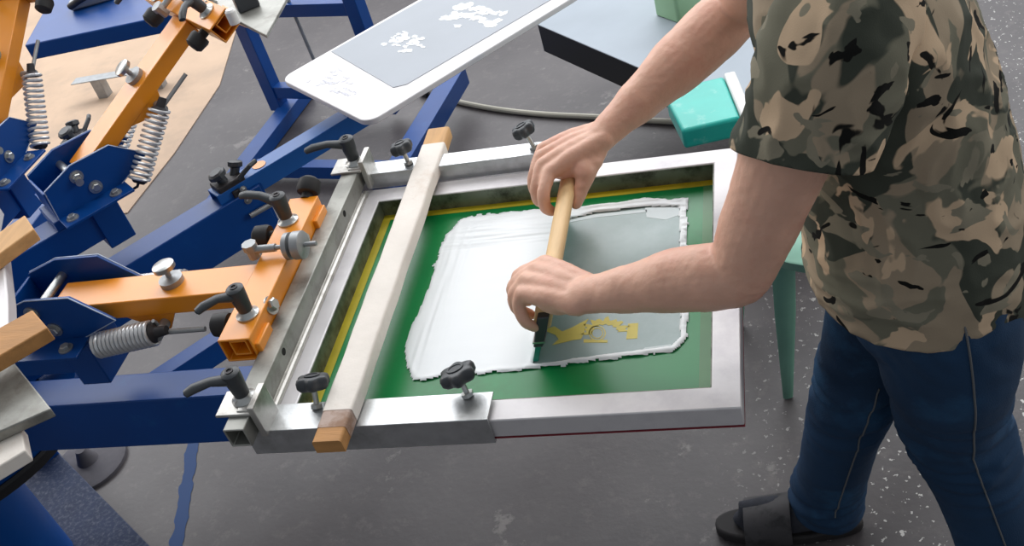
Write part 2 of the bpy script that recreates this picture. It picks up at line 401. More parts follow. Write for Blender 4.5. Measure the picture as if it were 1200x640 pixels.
# ------------------------------------------------------------------ print arms
def print_arm(ang, pitch, label, full=True):
    root = thing('print_arm', label, 'print arm', HUB, R(ang), 'orange print arms of the press', world=False)
    H = V(.55, 0, .925)
    P = Matrix.Translation(H) @ Matrix.Rotation(-R(pitch), 4, 'Y') @ Matrix.Translation(-H)
    I = Matrix.Identity(4)
    # bracket: two cut plates, bottom flange, rear web
    poly = [(.478, .868), (.625, .868), (.702, .900), (.64, .958), (.552, .960), (.482, .936)]
    for sy in (-1, 1):
        mt = Matrix(((1, 0, 0, 0), (0, 0, 1, sy*.055-.003), (0, 1, 0, 0), (0, 0, 0, 1)))
        b = MB(); b.prism(poly, .006, mt); o = b.build('bracket_plate', 'blue', root, .0012)
        k = MB(); k.tube([V(p[0], sy*.058, p[1]) for p in poly[1:]+poly[:1]], .0013, 6); k.build('worn_edge', 'edge', o)
        k = MB(); hexbolt(k, (.552, sy*.058, .932), (0, sy, 0), .010, .009); hexbolt(k, (.575, sy*.058, .892), (0, sy, 0), .010, .008); k.build('bolt', 'steel', o)
        f = MB(); f.box((.555, sy*.082, .866), (.155, .055, .006)); o = f.build('bracket_flange', 'blue', root, .001)
        k = MB(); hexbolt(k, (.60, sy*.086, .869), (0, 0, 1), .009); hexbolt(k, (.50, sy*.086, .869), (0, 0, 1), .009); k.build('bolt', 'dull_steel', o)
    b = MB(); b.box((.545, 0, .852), (.16, .10, .022)); b.box((.48, 0, .90), (.006, .104, .06)); b.build('bracket_web', 'blue', root, .002)
    b = MB(); b.rect_tube((.12, 0, .80), (.60, 0, .80), .075, .07, .005); b.box((.57, 0, .795), (.06, .09, .11)); b.build('head_beam', 'blue', root, .003)
    b = MB(); b.cyl((.55, -.075, .925), (.55, .075, .925), .0085); b.build('hinge_rod', 'steel', root)
    # swinging arm
    b = MB(P); b.rect_tube((.566, 0, .902), (.953, 0, .902), .070, .036, .004); b.build('arm_tube', 'orange', root, .003)
    b = MB(P)
    mt = P.inverted()
    for sy in (-1, 1):
        mt2 = Matrix(((1, 0, 0, 0), (0, 0, 1, sy*.031-.003), (0, 1, 0, 0), (0, 0, 0, 1)))
        b.prism([(.70, .886), (.80, .886), (.775, .850), (.758, .850)], .006, mt2)
    b.build('spring_fin', 'orange', root, .001)
    # crossbar: wide tube with a smaller tube sliding inside it
    b = MB(P); b.rect_tube((.982, -.165, .907), (.982, .205, .907), .056, .046, .0035); cb = b.build('crossbar', 'orange', root, .002)
    b = MB(P); b.rect_tube((.985, -.162, .909), (.985, .2, .909), .030, .030, .003); b.build('inner_tube', 'orange', cb, .001)
    b = MB(P); b.box((1.012, -.135, .888), (.012, .05, .05)); b.box((1.012, .175, .888), (.012, .05, .05)); b.build('front_tab', 'orange', cb, .002)
    k = MB(P)
    for yy in (-.075, .095): hexbolt(k, (1.0095, yy, .917), (1, 0, .35), .011, .009)
    k.build('bolt', 'steel', cb)
    # springs either side on rods
    for sy in (-1, 1):
        a, e = V(.655, sy*.076, .862), P @ V(.768, sy*.066, .872)
        d = (e-a).normalized()
        s = MB(); helix(s, a, e, .0205, .0034, 14); o = s.build('return_spring', 'spring', root)
        s = MB(); s.tube([a+d*.0, a-d*.012, a-d*.02+V(0, -sy*.012, 0)], .003); lathe(s, a-d*.004, d, [(0, .012), (.006, .017), (.01, .017)]); lathe(s, e-d*.006, d, [(0, .017), (.004, .0175), (.010, .010), (.03, .008)])
        s.build('spring_hook', 'iron', o)
        s = MB(P); s.cyl((.772, sy*.028, .866), (.772, sy*.072, .866), .009); s.cyl((.78, sy*.06, .866), (.86, sy*.06, .866), .0045); s.build('spring_rod', 'dull_steel', root)
    # round height screw on top of the arm
    b = MB(P); lathe(b, (.795, .006, .920), (0, 0, 1), [(0, .021), (.010, .021), (.012, .008), (.014, .005), (.032, .005)], 32); b.build('height_screw', 'dull_steel', root)
    b = MB(P); lathe(b, (.795, .006, .950), (-.05, .02, 1), [(0, .017), (.001, .0195), (.009, .0195), (.010, .018)], 36); b.build('screw_head', 'steel', root)
    # micro adjustment screw with two milled discs
    b = MB(P); lathe(b, (.945, .04, .930), (0, 0, 1), [(0, .010), (.018, .010), (.018, .013), (.030, .013)], 8); b.cyl((.945, .04, .946), (.99, .04, .946), .007); b.cyl((.985, .04, .946), (1.065, .04, .946), .0042); b.build('adjusting_rod', 'dull_steel', root)
    b = MB(P); lathe(b, (1.008, .04, .946), (1, 0, 0), [(0, .019), (.003, .023), (.011, .023), (.013, .012), (.016, .012), (.018, .024), (.033, .024), (.035, .021)], 40); b.build('adjusting_disc', 'dull_steel', root)
    # bumper knobs
    b = MB(P); lathe(b, (.953, -.10, .905), (-1, 0, .05), [(0, .010), (.012, .010), (.012, .019), (.018, .021), (.038, .019), (.043, .012)]); lathe(b, (.953, .115, .915), (-1, 0, .1), [(0, .010), (.012, .010), (.012, .019), (.018, .021), (.038, .019), (.043, .012)]); lathe(b, (.985, .205, .925), (.1, 1, .5), [(0, .010), (.010, .010), (.012, .019), (.018, .022), (.036, .020), (.042, .013)]); b.build('bumper_knob', 'rubber', root)
    la, lb = (V(-.050, -.046, -.004), V(-1, .10, .06))
    lever(root, (.987, -.108, .930), la, P, length=.068); lever(root, (.975, .135, .930), lb, P, length=.072)
    return root
print_arm(0, 0, 'orange print arm lying level, holding the aluminium holder of the green screen')
print_arm(A2, 27, 'raised orange print arm between two coil springs, its square crossbar end at the top edge')
print_arm(A3, 33, 'raised orange print arm cut off by the left picture edge, one coil spring beside it')

# ------------------------------------------------------------------ screen holder
hold = thing('screen_holder', 'aluminium side-clamp holder with black levers and star knobs gripping the green screen', 'screen holder', (-.80, 1.27, .86))
b = MB(); b.rect_tube((-.812, .928, .879), (-.812, 1.605, .879), .034, .036, .003); bar = b.build('clamp_bar', 'alu_dull', hold, .0015)
b = MB(); b.box((-.806, 1.27, .856), (.026, .56, .0105)); b.tube([(-.7925, 1.0, .852), (-.7925, 1.56, .852)], .0065, 10); b.build('stop_strip', 'alu_worn', hold, .001)
b = MB()
for yy in (1.10, 1.455): lathe(b, (-.7955, yy, .884), (1, 0, 0), [(0, .0062), (.0008, .0062)], 18)
b.build('bolt_hole', 'black', bar)
prof = [(.957, .810), (1.006, .810), (1.006, .813), (.960, .813), (.960, .857), (1.010, .857), (1.010, .860), (.957, .860)]
b = MB(); n = len(prof)
b.loft([[V(x, p[0], p[1]) for p in prof] for x in (-.822, -.443)]); b.build('side_channel', 'alu', hold, .0008)
b = MB(); b.rect_tube((-.795, 1.602, .862), (-.445, 1.602, .862), .042, .034, .003); b.build('side_channel', 'alu', hold, .0015)
# corner brackets with clamping levers
for yy, sy in ((.978, -1), (1.588, 1)):
    b = MB(); b.box((-.818, yy, .8995), (.062, .050, .005)); b.box((-.784, yy+.004*sy, .888), (.010, .052, .060)); b.box((-.80, yy, .9), (.03, .04, .008)); b.build('corner_bracket', 'alu_worn', hold, .0012)
d1 = at(238, 462, .95)-at(290, 436, .95); lever(hold, (-.812, .985, .902), d1, length=.070)
d2 = at(374, 183, .95)-at(420, 168, .95); lever(hold, (-.806, 1.592, .902), d2, length=.080)
star_knob(hold, at(372, 478, .860), at(367, 449, .893), .024); star_knob(hold, at(549, 464, .860), at(537, 440, .893), .026)
star_knob(hold, (-.706, 1.602, .879), (-.712, 1.608, .912)); star_knob(hold, (-.459, 1.602, .879), (-.472, 1.608, .916))

# ------------------------------------------------------------------ screen frame
X0, X1, Y0, Y1, W, ZT, ZB = -.800, -.097, .9635, 1.572, .046, .850, .815
scr = thing('printing_screen', 'silver aluminium screen frame stretched with green emulsion mesh, clamped over the press', 'screen frame', ((X0+X1)/2, (Y0+Y1)/2, ZB))
def ring_box(x0, y0, x1, y1, w, z0, z1):
    o = [(x0, y0), (x1, y0), (x1, y1), (x0, y1)]; i = [(x0+w, y0+w), (x1-w, y0+w), (x1-w, y1-w), (x0+w, y1-w)]
    b = MB(); vs = [V(*p, z) for z in (z0, z1) for p in o+i]
    fs = []
    for k in range(4):
        l = (k+1) % 4
        fs += [(k, l, 8+l, 8+k), (4+k, 12+k, 12+l, 4+l), (8+k, 8+l, 12+l, 12+k), (k, 4+k, 4+l, l)]
    return b.add(vs, fs)
fr = ring_box(X0, Y0, X1, Y1, W-.006, ZB, ZT).build('frame_rails', 'alu_frame', scr, .002)
ring_box(X0+W-.0058, Y0+W-.0058, X1-W+.0058, Y1-W+.0058, .0015, ZB, ZT-.0015).build('inner_wall', 'olive_stain', fr)
ring_box(X0-.0006, Y0-.0006, X1+.0006, Y1+.0006, .02, ZB-.0022, ZB-.0002).build('mesh_glue_edge', 'red', scr)
x0, x1, y0, y1 = X0+W-.006, X1-W+.006, Y0+W-.006, Y1-W+.006
def flat(x0, y0, x1, y1, z, h=.0006): return MB().prism([(x0, y0), (x1, y0), (x1, y1), (x0, y1)], h, Matrix.Translation((0, 0, z)))
mesh = flat(x0, y0, x1, y1, ZB-.0004, .0010).build('mesh', 'green', scr)
b = MB()
for q in ((x0, y0, x0+.017, y1), (x0+.017, y1-.017, x1, y1)): b.prism([(q[0], q[1]), (q[2], q[1]), (q[2], q[3]), (q[0], q[3])], .0006, Matrix.Translation((0, 0, ZB+.0006)))
b.build('yellow_border', 'yellow_mesh', mesh)
flat(x1-.022, y0, x1, y1-.017, ZB+.0006).build('faded_border', 'green_edge', mesh)
# wiped stencil area, thin film of ink with the print image showing in yellow
ZM = ZB+.0007
film = [at(*p, ZM) for p in ((610, 262), (700, 246), (797, 240), (800, 300), (800, 402), (786, 408), (690, 420), (600, 430))]
MB().prism([(p.x, p.y) for p in film], .0005, Matrix.Translation((0, 0, ZM))).build('stencil_film', 'film', mesh)
def pz(poly, z): return [(q.x, q.y) for q in (at(*p, z) for p in poly)]
b = MB(); T = Matrix.Translation((0, 0, ZM+.0005))
b.prism(pz([(636, 387), (650, 383), (659, 389), (671, 384), (684, 377), (690, 374), (686, 381), (685, 390), (681, 398), (672, 399), (660, 402), (647, 405), (655, 398), (651, 393)], ZM), .0004, T)
arc = []
for i in range(29):
    t = PI*(1.12-i/28*1.14); k = 1+.16*math.sin(i*2.1)+.10*math.sin(i*1.3); arc.append((710+25*k*math.cos(t), 388-14*k*math.sin(t)))
for i in range(28, -1, -1):
    t = PI*(1.12-i/28*1.14); k = 1+.10*math.sin(i*1.7); arc.append((709+15*k*math.cos(t), 389-8*k*math.sin(t)))
b.prism(pz(arc, ZM), .0004, T)
for r0, r1 in ((1, .88), (.7, .6)):
    pa = []
    for i in range(25): t = 2*PI*i/24.01; pa.append((700+10*r0*math.cos(t), 391+9*r0*math.sin(t)))
    pb = []
    for i in range(25): t = 2*PI*i/24.01; pb.append((700+10*r1*math.cos(t), 391+9*r1*math.sin(t)))
    b.prism(pz(pa+pb[::-1], ZM), .0004, T)
b.prism(pz([(736, 380), (748, 379), (747, 397), (734, 398)], ZM), .0004, T)
b.prism(pz([(684, 398), (712, 399), (712, 402), (684, 402)], ZM), .0003, T)
b.build('stencil_emblem', 'emblem', mesh, smooth=False, whole=True)
b = MB()
for q in ([(756, 244), (797, 241), (797, 252), (780, 258), (758, 255)], [(750, 412), (756, 408), (786, 404), (788, 409)], [(640, 262), (700, 251), (758, 246), (758, 249), (700, 255), (642, 266)]):
    b.prism(pz(q, ZM), .0003, T)
b.build('film_streak', 'film_edge', mesh, smooth=False)

# ------------------------------------------------------------------ white ink
outer = pz([(486, 446), (477, 432), (475, 410), (478, 394), (488, 372), (498, 350), (508, 322), (513, 304), (516, 292), (524, 276), (540, 258), (556, 252), (600, 249), (640, 246), (700, 241), (760, 233), (806, 234), (806, 300), (806, 396), (797, 407), (790, 413), (740, 419), (680, 427), (630, 433), (560, 440), (515, 443), (500, 447)], ZM)
hole = pz([(650, 262), (700, 250), (760, 243), (796, 243), (797, 300), (797, 396), (786, 407), (690, 419), (634, 427), (626, 427)], ZM)
def inside(p, poly):
    r = False; n = len(poly)
    for i in range(n):
        (xa, ya), (xb, yb) = poly[i], poly[i-1]
        if (ya > p[1]) != (yb > p[1]) and p[0] < (xb-xa)*(p[1]-ya)/(yb-ya)+xa: r = not r
    return r
def pdist(p, poly):
    best = 9; n = len(poly); px, py = p
    for i in range(n):
        (xa, ya), (xb, yb) = poly[i], poly[i-1]; dx, dy = xb-xa, yb-ya
        t = max(0, min(1, ((px-xa)*dx+(py-ya)*dy)/(dx*dx+dy*dy+1e-12)))
        best = min(best, math.hypot(px-xa-t*dx, py-ya-t*dy))
    return best
def ink_mesh():
    st = .0026; bx0, bx1, by0, by1 = -.66, -.165, 1.065, 1.515
    nx, ny = int((bx1-bx0)/st), int((by1-by0)/st); idx = {}; vs = []; H = {}
    for i in range(nx+1):
        for j in range(ny+1):
            x, y = bx0+i*st, by0+j*st
            rag = .004*noise.noise(V(x*40, y*40, 0))+.0022*noise.noise(V(x*150, y*150, 4))
            if x < -.52 and y > 1.36: rag += .016*max(0, noise.noise(V(x*90, y*220, 8)))
            p = (x+rag*.8, y+rag)
            so = pdist(p, outer)*(1 if inside(p, outer) else -1)
            sh = pdist((x+rag*.4, y+rag*.4), hole)*(-1 if inside((x+rag*.4, y+rag*.4), hole) else 1)
            s = min(so, sh); H[i, j] = s
    for (i, j), s in H.items():
        if s > -.0012:
            x, y = bx0+i*st, by0+j*st
            e = max(0, min(1, (s+.0012)/.006)); e = math.sqrt(max(0, e*(2-e)))
            h = .0032*e
            edge = math.exp(-((s-.005)/.005)**2)*(1 if x > -.42 else .35)
            h += .0018*edge*e*(.6+.8*noise.noise(V(x*25, y*25, 2)))
            if x > -.40: h += .0012*e*noise.noise(V(x*6, y*160, 1))
            if y > 1.40: h += .0016*e*noise.noise(V(x*8, y*190, 5))
            if x < -.56: h += .0010*e*noise.noise(V(x*120, y*8, 6))
            idx[i, j] = len(vs); vs.append(V(x, y, ZM+max(.0001, h)))
    fs = [(idx[i, j], idx[i+1, j], idx[i+1, j+1], idx[i, j+1]) for i in range(nx) for j in range(ny) if all(k in idx for k in ((i, j), (i+1, j), (i+1, j+1), (i, j+1)))]
    return MB().add(vs, fs)
o = ink_mesh().build('white_ink', 'ink', ang=180)
tag(o, 'thick white printing ink spread over the green screen mesh', 'ink')

# ------------------------------------------------------------------ squeegee: blade along Y
SQ0, SQ1 = 1.108, 1.490
sq = thing('squeegee', 'wooden-handled squeegee with green rubber blade held in both hands over the ink', 'squeegee', (-.40, 1.28, ZB+.002))
def sq_prof(pts, y0, y1, name, m, parent, bev):
    # outline across the squeegee in (x, z), leaning so the handle sits towards the worker
    mt = Matrix(((1, 0, 0, 0), (0, 0, 1, y0), (0, 1, 0, 0), (0, 0, 0, 1)))
    return MB().prism(pts, y1-y0, mt).build(name, m, parent, bev)
def lean(u, h): return (-.404+u+.36*(h-.818), h)       # u across, h height
hp = []
for i in range(25):
    t = PI*i/24; hp.append(lean(.0145*math.cos(t), .915+.0145*math.sin(t)))
hp = [lean(.0145, .872)]+hp+[lean(-.0145, .872)]
hnd = sq_prof(hp, SQ0+.012, SQ1, 'handle', 'wood_handle', sq, .003)
hol = sq_prof([lean(-.0075, .846), lean(.0075, .846), lean(.009, .884), lean(.009, .905), lean(-.009, .905), lean(-.009, .884)], SQ0, SQ1-.02, 'blade_holder', 'plastic', sq, .002)
sq_prof([lean(-.0095, .855), lean(.0095, .855), lean(.0095, .858), lean(-.0095, .858)], SQ0-.001, SQ1-.019, 'clamp_strip', 'steel', hol, 0)
sq_prof([lean(-.0045, ZB+.0015), lean(.0045, ZB+.0015), lean(.0045, .858), lean(-.0045, .858)], SQ0+.001, SQ1-.021, 'blade', 'teal_rubber', sq, .001)

# ------------------------------------------------------------------ batten across the screen
bat = thing('wooden_batten', 'ink-coated wooden batten with bare ends lying across the green screen', 'batten', (-.66, 1.3, .86))
pa, pb = at(380, 514, .892), at(513, 147, .892); ax = (pb-pa).normalized(); L = (pb-pa).length; sd = V(ax.y, -ax.x, 0)
def batten_piece(s0, s1, name, m, parent, w0=.0225, h=.024, z0=.8625, n=24, cutp=0):
    rings = []
    for i in range(n+1):
        s = s0+(s1-s0)*i/n; c = pa+ax*s; c.z = 0
        w = w0+.0018*noise.noise(V(s*14, 2, 0)); q = sd*.0015*noise.noise(V(s*9, 7, 0)); zt = z0+h+.0016*noise.noise(V(s*11, 4, 0))
        r = .004
        cr = [(-w, z0), (w, z0), (w, zt-r), (w-r*.3, zt-r*.3), (w-r, zt), (-w+r, zt), (-w+r*.3, zt-r*.3), (-w, zt-r)]
        rings.append([c+q+sd*a+V(0, 0, h2) for a, h2 in cr])
    return MB().loft(rings).build(name, m, parent, ang=50)
batten_piece(.058, L-.055, 'painted_length', 'wood_paint', bat, .0235, .0245)
batten_piece(.026, .06, 'grimy_end', 'wood_dirty', bat, .0228)
batten_piece(0, .028, 'bare_end', 'wood_brown', bat, .0222, .0235, n=6)
batten_piece(L-.057, L, 'bare_end', 'wood_raw', bat, .0226, .0240, n=10)

# ------------------------------------------------------------------ spare pallet on the second beam
def rounded(w, l, r, n=8, back=True):
    pts = []
    for cx, cy, a0 in ((w/2-r, r, -90), (w/2-r, l-r, 0), (-w/2+r, l-r, 90), (-w/2+r, r, 180)):
        for i in range(n+1): t = R(a0+90*i/n); pts.append((cx+r*math.cos(t), cy+r*math.sin(t)))
    return pts
pc = (at(425, 152, .80)+at(334, 86, .80))/2
pl = thing('pallet', 'white print pallet with rounded corners and a grey sheet, cut off by the top edge', 'pallet', pc)
pm = Matrix.Translation(pc) @ Matrix.Rotation(R(48.5-90), 4, 'Z')
bd = MB(pm); bd.prism(rounded(.415, .66, .035), .014, Matrix.Translation((0, 0, -.014))); bo = bd.build('board', 'pallet', pl, .002)
b = MB(pm); b.box((0, .3, -.03), (.07, .5, .032)); b.build('pallet_bracket', 'dull_steel', pl, .002)
b = MB(pm); b.prism([(-.195, .150), (.130, .125), (.150, .150), (.162, .60), (-.19, .60)], .0012, Matrix.Translation((0, 0, .0002))); sh = b.build('grey_sheet', 'pallet_film', pl)
def blob(mb, cx, cy, rx, ry, seed, z, k=40, jag=.5):
    pts = []
    for i in range(k):
        t = 2*PI*i/k; r = 1+jag*noise.noise(V(math.cos(t)*2.2+seed, math.sin(t)*2.2, seed*3.1))+.25*jag*noise.noise(V(math.cos(t)*9+seed, math.sin(t)*9, seed))
        pts.append((cx+rx*r*math.cos(t), cy+ry*r*math.sin(t)))
    mb.prism(pts, .0004, Matrix.Translation((0, 0, z)))
b = MB(pm)
for i in range(46):
    t = random.uniform(0, 2*PI); r = random.uniform(.2, 1)
    blob(b, -.035+.075*r*math.cos(t), .275+.045*r*math.sin(t), random.uniform(.004, .013), random.uniform(.003, .009), i, .0014+i*4e-6, 12, .7)
b2 = MB(pm)
for i in range(40):
    blob(b2, .03+.09*random.uniform(-1, 1), .44+.05*random.uniform(-1, 1), random.uniform(.006, .022), random.uniform(.005, .014), i+60, .0014+i*4e-6, 12, .8)
b.build('ghost_print', 'print_white', sh, smooth=False, whole=True); b2.build('ghost_print', 'print_white', sh, smooth=False, whole=True)
b = MB(pm)
for (cx, cy, w) in ((-.065, .070, .05), (-.06, .056, .04), (.035, .062, .055), (.03, .047, .045), (.0, .04, .03)):
    for i in range(9): b.box((cx-w/2+w*i/8, cy+random.uniform(-.002, .002), .0003), (.0035, random.uniform(.004, .009), .0006), Matrix.Rotation(random.uniform(-.5, .5), 3, 'Z'))
for i in range(14): blob(b, random.uniform(-.12, .06), random.uniform(.03, .11), random.uniform(.004, .014), random.uniform(.003, .009), i+130, .0002+i*4e-6, 10, .8)
b.build('faint_marks', 'print_grey', bo, smooth=False, whole=True)

# ------------------------------------------------------------------ blue ladder stand behind the press
st = thing('steel_stand', 'blue steel stand with ladder rungs behind the white pallet', 'stand', (-1.75, 3.35, 0))
Pa, Pb = V(-1.965, 3.45, 0), V(-1.44, 3.30, 0)
ex = (Pb-Pa).normalized(); rz = math.atan2(ex.y, ex.x)
for p, n in ((Pa, 0), (Pb, 1)):
    b = MB(); b.rect_tube(p+V(0, 0, .04), p+V(0, 0, 1.0), .055, .055, .004, ex); b.build('stand_leg', 'blue', st, .003)
for z in (.12, .47, .80):
    b = MB(); b.rect_tube(Pa+V(0, 0, z), Pb+V(0, 0, z), .045, .05, .004); b.build('rung', 'blue', st, .003)
b = MB(); b.tube([Pa+ex*.25+V(0, 0, .80), Pa+ex*.27+V(0, 0, .12)], .007); b.build('tie_rod', 'dull_steel', st)
b = MB(); b.rect_tube(Pa+V(.06, .12, .03), Pa+V(-.05, -.75, .03), .07, .055, .004); b.build('foot_beam', 'blue', st, .003)
b = MB(); b.rect_tube(V(-1.17, 3.35, .12), V(-1.27, 2.62, .12), .075, .07, .004); b.build('foot_beam', 'blue', st, .003)
b = MB(); b.rect_tube(V(-1.9, 3.0, .05), V(-1.27, 2.86, .05), .05, .05, .004); b.build('cross_beam', 'blue', st, .003)

# ------------------------------------------------------------------ blue steel table, upper left
tb = thing('steel_table', 'blue steel table behind the raised print arms, a metal clamp on top', 'table', (-2.0, 2.95, 0))
q = [at(29, 53, .75), at(215, 14, .75), at(238, -60, .75), at(92, -60, .75)]
b = MB(); b.prism([(v.x, v.y) for v in q], .055, Matrix.Translation((0, 0, .695))); b.build('table_top', 'blue', tb, .004)
cx = sum((v for v in q), V(0, 0, 0))/4
for v in q:
    p = v+(cx-v)*.12; b = MB(); b.rect_tube((p.x, p.y, 0), (p.x, p.y, .695), .05, .05, .004); b.build('table_leg', 'blue', tb, .003)
g = thing('metal_clamp', 'grey metal clamp lying on the blue table top', 'clamp', at(112, 4, .75))
gc = at(110, 5, .75); gm = Matrix.Translation(gc) @ Matrix.Rotation(R(15), 4, 'Z')
b = MB(gm); b.box((0, .01, .016), (.15, .05, .03)); b.box((.10, .03, .02), (.09, .04, .012), Matrix.Rotation(.2, 3, 'Z')); b.build('clamp_body', 'dull_steel', g, .006)
b = MB(gm); b.tube([(-.07, -.02, .02), (-.03, -.03, .035), (.04, -.025, .05), (.12, .0, .045)], .011); b.cyl((.02, .01, .03), (.02, .01, .055), .02); b.build('clamp_handle', 'iron', g)

# ------------------------------------------------------------------ sun patch painted as a tan sheet on the floor, strip of metal
b = MB(); b.prism(pz([(-220, 330), (150, 250), (205, 180), (258, 100), (300, -40), (-150, -60)], 0), .004); o = b.build('sunlit_floor_patch', 'sunlit_tan')
tag(o, 'tan sheet painted as a sunlit patch of floor under the raised arms and blue table', 'painted sunlight')
gs = [at(86, 95, .10), at(150, 84, .10)]
d = (gs[1]-gs[0]).normalized(); e = V(-d.y, d.x, 0)
b = MB(); b.prism([(p.x, p.y) for p in (gs[0]-e*.03, gs[1]+d*.2-e*.03, gs[1]+d*.2+e*.03, gs[0]+e*.03)], .006, Matrix.Translation((0, 0, .094)))
b.box(gs[0]+d*.12+V(0, 0, -.051), (.05, .05, .094)); b.box(gs[1]+d*.12+V(0, 0, -.051), (.05, .05, .094))
o = b.build('steel_rail', 'dull_steel', None, .004); tag(o, 'pale flat steel rail on the floor behind the round grey knob', 'rail')

# ------------------------------------------------------------------ grey topped table and things behind the arm
gt = thing('low_table', 'low table with pale grey metal top and black edge at top centre', 'table', (-.45, 3.1, 0))
za = .42
A, B = at(627, 27, za), at(760, 84, za)
dx = (B-A).normalized(); dy = V(-dx.y, dx.x, 0); dy = dy if dy.y > 0 else -dy
cor = [A, A+dx*1.0, A+dx*1.0+dy*.75, A+dy*.75]
b = MB(); b.prism([(v.x, v.y) for v in cor], .004, Matrix.Translation((0, 0, za-.004))); tt = b.build('table_top', 'table_top', gt, .001)
b = MB(); b.prism([(v.x, v.y) for v in (A+dx*.004+dy*.004, A+dx*.996+dy*.004, A+dx*.996+dy*.746, A+dx*.004+dy*.746)], .10, Matrix.Translation((0, 0, za-.104))); b.build('black_skirt', 'dark_edge', gt, .004)
for u, w in ((.08, .08), (.92, .08), (.92, .67), (.08, .67)):
    p = A+dx*u+dy*w; b = MB(); b.rect_tube((p.x, p.y, 0), (p.x, p.y, za-.1), .04, .04, .003); b.build('table_leg', 'dark_edge', gt, .002)
c = at(779, 22, za); gx = thing('plastic_box', 'small light green plastic box standing on the grey low table', 'box', c)
bm_ = Matrix.Translation(c) @ Matrix.Rotation(math.atan2(dx.y, dx.x), 4, 'Z')
b = MB(bm_); b.prism(rounded(.11, .10, .012, 4), .17, Matrix.Translation((.01, .0, .001))); gb = b.build('box_body', 'green_box', gx, .004)
b = MB(bm_); b.prism(rounded(.116, .106, .014, 4), .02, Matrix.Translation((.01, -.003, .172))); b.build('lid', 'white', gx, .004)
c2 = at(799, 34, za); b = MB(); b.rect_tube((c2.x+.03, c2.y, za+.001), (c2.x+.03, c2.y, za+.75), .04, .04, .003); b.box((c2.x+.03, c2.y, za+.004), (.07, .07, .006))
o = b.build('black_post', 'dark_edge', None, .002); tag(o, 'black square post standing on the grey low table beside the green box', 'post')

# turquoise box on a green stool
zs = .475
sl = thing('stool', 'pale green metal stool with splayed legs behind the worker', 'stool', (-.02, 1.9, 0))
sc = V(.05, 1.86, 0)
b = MB(); lathe(b, sc, (0, 0, 1), [(zs-.03, .175), (zs-.004, .182), (zs, .176), (zs-.002, .06), (zs-.016, .05)], 40); b.build('seat', 'stool', sl)
for k, (x, y) in enumerate(((-.068, 1.765), (.24, 1.70), (.20, 2.10), (-.18, 2.02))):
    top = sc+(V(x, y, 0)-sc)*.80; b = MB()
    b.tube([(top.x, top.y, zs-.028), (top.x*.6+x*.4, top.y*.6+y*.4, zs*.55), (x, y, .004)], [(.027, .007), (.024, .007), (.012, .006)], 8, squash=((1, .3, 0),)); b.build('leg', 'stool', sl)
tq = thing('plastic_container', 'turquoise plastic container with white lid end behind the raised forearm', 'container', at(830, 140, zs+.06))
q = [at(804, 171, zs+.012), at(866, 157, zs+.012)]
d = (q[1]-q[0]).normalized(); e = V(-d.y, d.x, 0)
bm_ = Matrix.Translation(q[0]) @ Matrix(((d.x, e.x, 0, 0), (d.y, e.y, 0, 0), (0, 0, 1, 0), (0, 0, 0, 1)))
b = MB(bm_); b.prism([(-.004, .0), (.135, 0), (.135, .205), (.03, .205), (-.018, .16)], .055, Matrix.Translation((0, 0, -.010))); b.build('container_body', 'teal', tq, .008, seg=3)
b = MB(bm_); b.prism([(.136, -.004), (.165, -.004), (.165, .21), (.136, .21)], .062, Matrix.Translation((0, 0, -.012))); b.build('lid', 'white', tq, .005)

# ------------------------------------------------------------------ hose on the floor
hz = [(516, 113), (545, 121), (590, 129), (640, 134), (700, 137), (760, 141), (800, 143), (860, 146), (930, 144), (1000, 130)]
b = MB(); pts = [at(*p, .011) for p in hz]; fine = []
for i in range(len(pts)-1):
    p0, p1, p2, p3 = pts[max(i-1, 0)], pts[i], pts[i+1], pts[min(i+2, len(pts)-1)]
    for k in range(6):
        t = k/6; fine.append(.5*((2*p1)+(p2-p0)*t+(2*p0-5*p1+4*p2-p3)*t*t+(3*p1-p0-3*p2+p3)*t**3))
fine.append(pts[-1])
h = thing('hose', 'pale rubber hose curving over the grey floor beyond the screen', 'hose', pts[0])
b.tube(fine, .010, 10); b.build('tube', 'hose', h)
b = MB(); a = fine[0]; d = (fine[0]-fine[1]).normalized(); b.cyl(a-d*.02, a+d*.06, .015); b.cyl(a+d*.06, a+d*.09, .022); b.ell(a+d*.10+V(0, 0, .008), (.022, .022, .018)); b.build('fitting', 'iron', h)
# ------------------------------------------------------------------ holder plate on the raised second arm
def pitched(ang, pitch):
    H = V(.55, 0, .925)
    return Matrix.Translation(HUB) @ Matrix.Rotation(R(ang), 4, 'Z') @ Matrix.Translation(H) @ Matrix.Rotation(-R(pitch), 4, 'Y') @ Matrix.Translation(-H)
P2 = pitched(A2, 27)
h2 = thing('screen_holder', 'bare grey aluminium holder with white knob on the raised arm at the top edge', 'screen holder', P2 @ V(1.03, 0, .9))
b = MB(P2); b.rect_tube((1.030, -.10, .88), (1.030, .30, .88), .034, .036, .003); b.build('clamp_bar', 'alu_worn', h2, .0015)
zp = (P2 @ V(1.03, -.08, .905)).z
b = MB(); b.prism(pz([(244, 6), (312, 41), (338, -6), (275, -44)], zp), .008, Matrix.Translation((0, 0, zp-.008))); b.build('side_plate', 'alu_dull', h2, .0015)
b = MB(); lathe(b, at(276, 27, zp), (0, 0, 1), [(0, .011), (.026, .011), (.030, .008)]); b.build('white_knob', 'white', h2)
b = MB(); b.box(at(291, 8, zp)+V(0, 0, .016), (.045, .045, .033), Matrix.Rotation(.6, 3, 'Z')); b.build('black_clamp', 'plastic', h2, .004)

